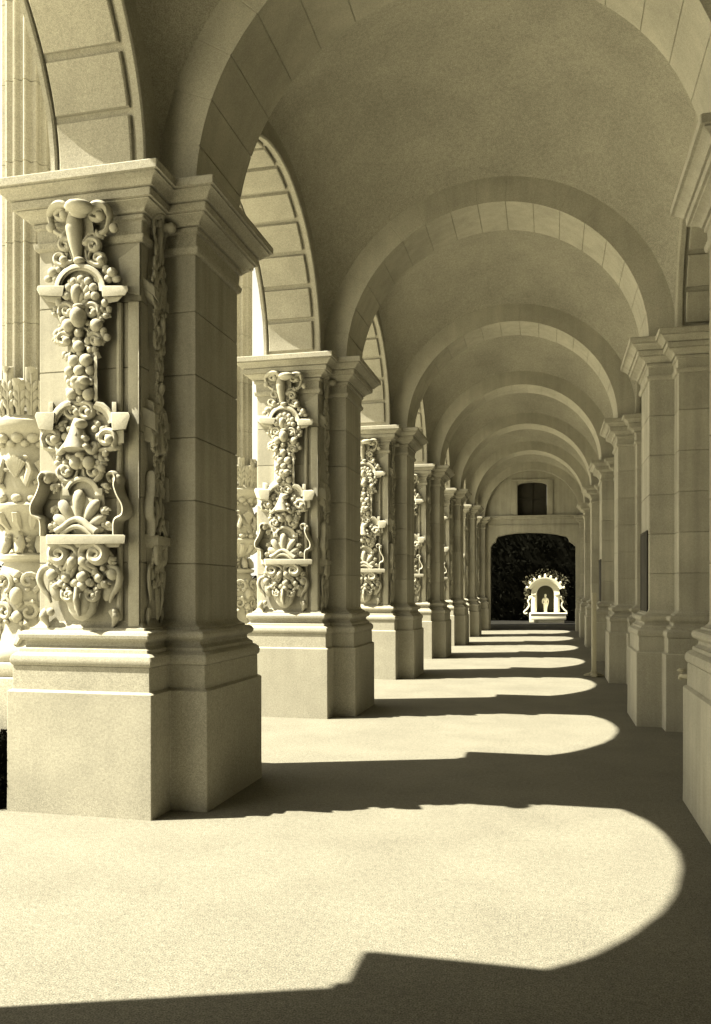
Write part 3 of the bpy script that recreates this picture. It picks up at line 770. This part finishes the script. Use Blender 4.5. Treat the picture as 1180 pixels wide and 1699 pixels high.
tube(st, [(.10, 0, .70), (.135, 0, .58), (.12, -.03, .46), (.10, -.05, .38)], [.036, .032, .026, .018], 8)
tag(link('marble_statue', st, MARBLE, None, (XN, YN - .06, .42), smooth=50), 'small pale standing figure statue inside the sunlit niche', 'statue')
vb = bmesh.new(); rnd = random.Random(9)
def fv():
    a = rnd.uniform(-.3, pi + .3); r = rnd.uniform(.80, 1.30) if .5 < a < 2.6 else rnd.uniform(.75, 1.0)
    z = 1.25 + r * sin(a) if sin(a) > 0 else rnd.uniform(.3, 1.3)
    return Vector((r * cos(a) * (1 if cos(a) < 0 or sin(a) < .6 else 1), rnd.uniform(-.2, .25), z))
leaves(vb, 520, fv, .06, rnd)
tag(link('climbing_vine', vb, VINE, None, (XN, YN, 0), smooth=0, fix=False), 'loose leafy vine climbing round the top and sides of the niche', 'vine')

# ------------------------------------------------------------------ small things on the right
for i, (z0, z1) in ((1, (1.24, 2.15)), (3, (1.24, 2.15))):
    b = bmesh.new(); box(b, -.016, -.004, -.30, .30, z0, z1, .003)
    o = empty('notice_board', (XR - BX - PX, Y1 + i * S, 0), 'narrow dark notice board fixed to the inner face of the %s right pier' % ORD[i], 'notice board', 'dark boards on the right piers')
    link('board', b, DARK, o)
    b = bmesh.new()
    for y in (-.315, .315): box(b, -.020, -.003, y - .014, y + .014, z0 - .03, z1 + .03, .003)
    for z in (z0 - .016, z1 + .016): box(b, -.019, -.003, -.30, .30, z - .014, z + .014, .003)
    link('frame', b, DARK, o)
tx, ty = None, None
t_ = EYE / ((1122 - VH) / F); r_ = (985.5 - UC) / F * t_
px, py = CA * r_ - SA * t_, SA * r_ + CA * t_
sg = empty('sign_stand', (px, py, 0), 'thin pole stand on a flat cross foot beside the third right pier', 'stand')
b = bmesh.new(); box(b, -.035, .035, -.16, .16, .05, 1.46, .004); link('panel', b, METAL, sg)
b = bmesh.new(); box(b, -.17, .17, -.05, .05, .004, .028, .004); box(b, -.05, .05, -.2, .2, .004, .05, .006); tube(b, [(-.15, 0, .026), (-.05, 0, .06), (-.03, 0, .12)], .012); tube(b, [(.15, 0, .026), (.05, 0, .06), (.03, 0, .12)], .012); link('foot', b, METAL, sg)
tp = empty('wall_tap', (XR - BX - PX - .15, Y1 + PY + .15, 0), 'small metal tap on the plinth of the nearest right pier', 'tap')
b = bmesh.new(); tube(b, [(.06, -.01, .885), (-.0, .03, .885), (-.0, .09, .885), (-.0, .11, .86)], .016); link('spout', b, METAL, tp)
b = bmesh.new(); ball(b, (-.0, .05, .925), (.035, .035, .014)); tube(b, [(0, .05, .885), (0, .05, .93)], .008, up=Vector((1, 0, 0))); link('handle', b, METAL, tp)

# ------------------------------------------------------------------ light, sky, camera
w = bpy.data.worlds.new('World'); bpy.context.scene.world = w; w.use_nodes = True
nt = w.node_tree; nt.nodes.clear()
out = nt.nodes.new('ShaderNodeOutputWorld'); bg = nt.nodes.new('ShaderNodeBackground'); sk = nt.nodes.new('ShaderNodeTexSky'); hs = nt.nodes.new('ShaderNodeHueSaturation'); mx = nt.nodes.new('ShaderNodeMix')
sk.sky_type = 'NISHITA'; sk.sun_disc = False; sk.sun_elevation = SUN_EL
dv = Vector((-cos(SUN_AZ), -sin(SUN_AZ), 0))           # towards the sun
sk.sun_rotation = atan2(dv.x, dv.y)
hs.inputs['Saturation'].default_value = 0.0            # the photograph is a one-tone print
mx.data_type = 'RGBA'; mx.blend_type = 'MULTIPLY'; mx.inputs[0].default_value = 1; mx.inputs[7].default_value = (1.0, .94, .75, 1)
nt.links.new(sk.outputs[0], hs.inputs['Color']); nt.links.new(hs.outputs[0], mx.inputs[6]); nt.links.new(mx.outputs[2], bg.inputs[0]); nt.links.new(bg.outputs[0], out.inputs[0])
bg.inputs[1].default_value = .07
sd = bpy.data.lights.new('sun', 'SUN'); sd.energy = 5.0; sd.angle = radians(.5); sd.color = (1.0, .935, .745)
so = bpy.data.objects.new('sun', sd); C.objects.link(so)
ray = Vector((cos(SUN_EL) * cos(SUN_AZ), cos(SUN_EL) * sin(SUN_AZ), -sin(SUN_EL)))
so.rotation_euler = ray.to_track_quat('-Z', 'Y').to_euler(); so.location = (-10, -5, 15)
cd = bpy.data.cameras.new('camera'); co = bpy.data.objects.new('camera', cd); C.objects.link(co)
co.location = (0, 0, EYE); co.rotation_euler = (radians(90), 0, YAW)
cd.sensor_width = 36; cd.lens = 36 * F / 1699; cd.shift_y = (VH - 849.5) / 1699; cd.clip_end = 2000; cd.clip_start = .05
sc = bpy.context.scene; sc.camera = co
sc.render.engine = 'CYCLES'; sc.cycles.use_denoising = True
sc.cycles.max_bounces = 10; sc.cycles.diffuse_bounces = 2
sc.view_settings.view_transform = 'Standard'; sc.view_settings.look = 'None'; sc.view_settings.exposure = 2.1; sc.view_settings.gamma = 1
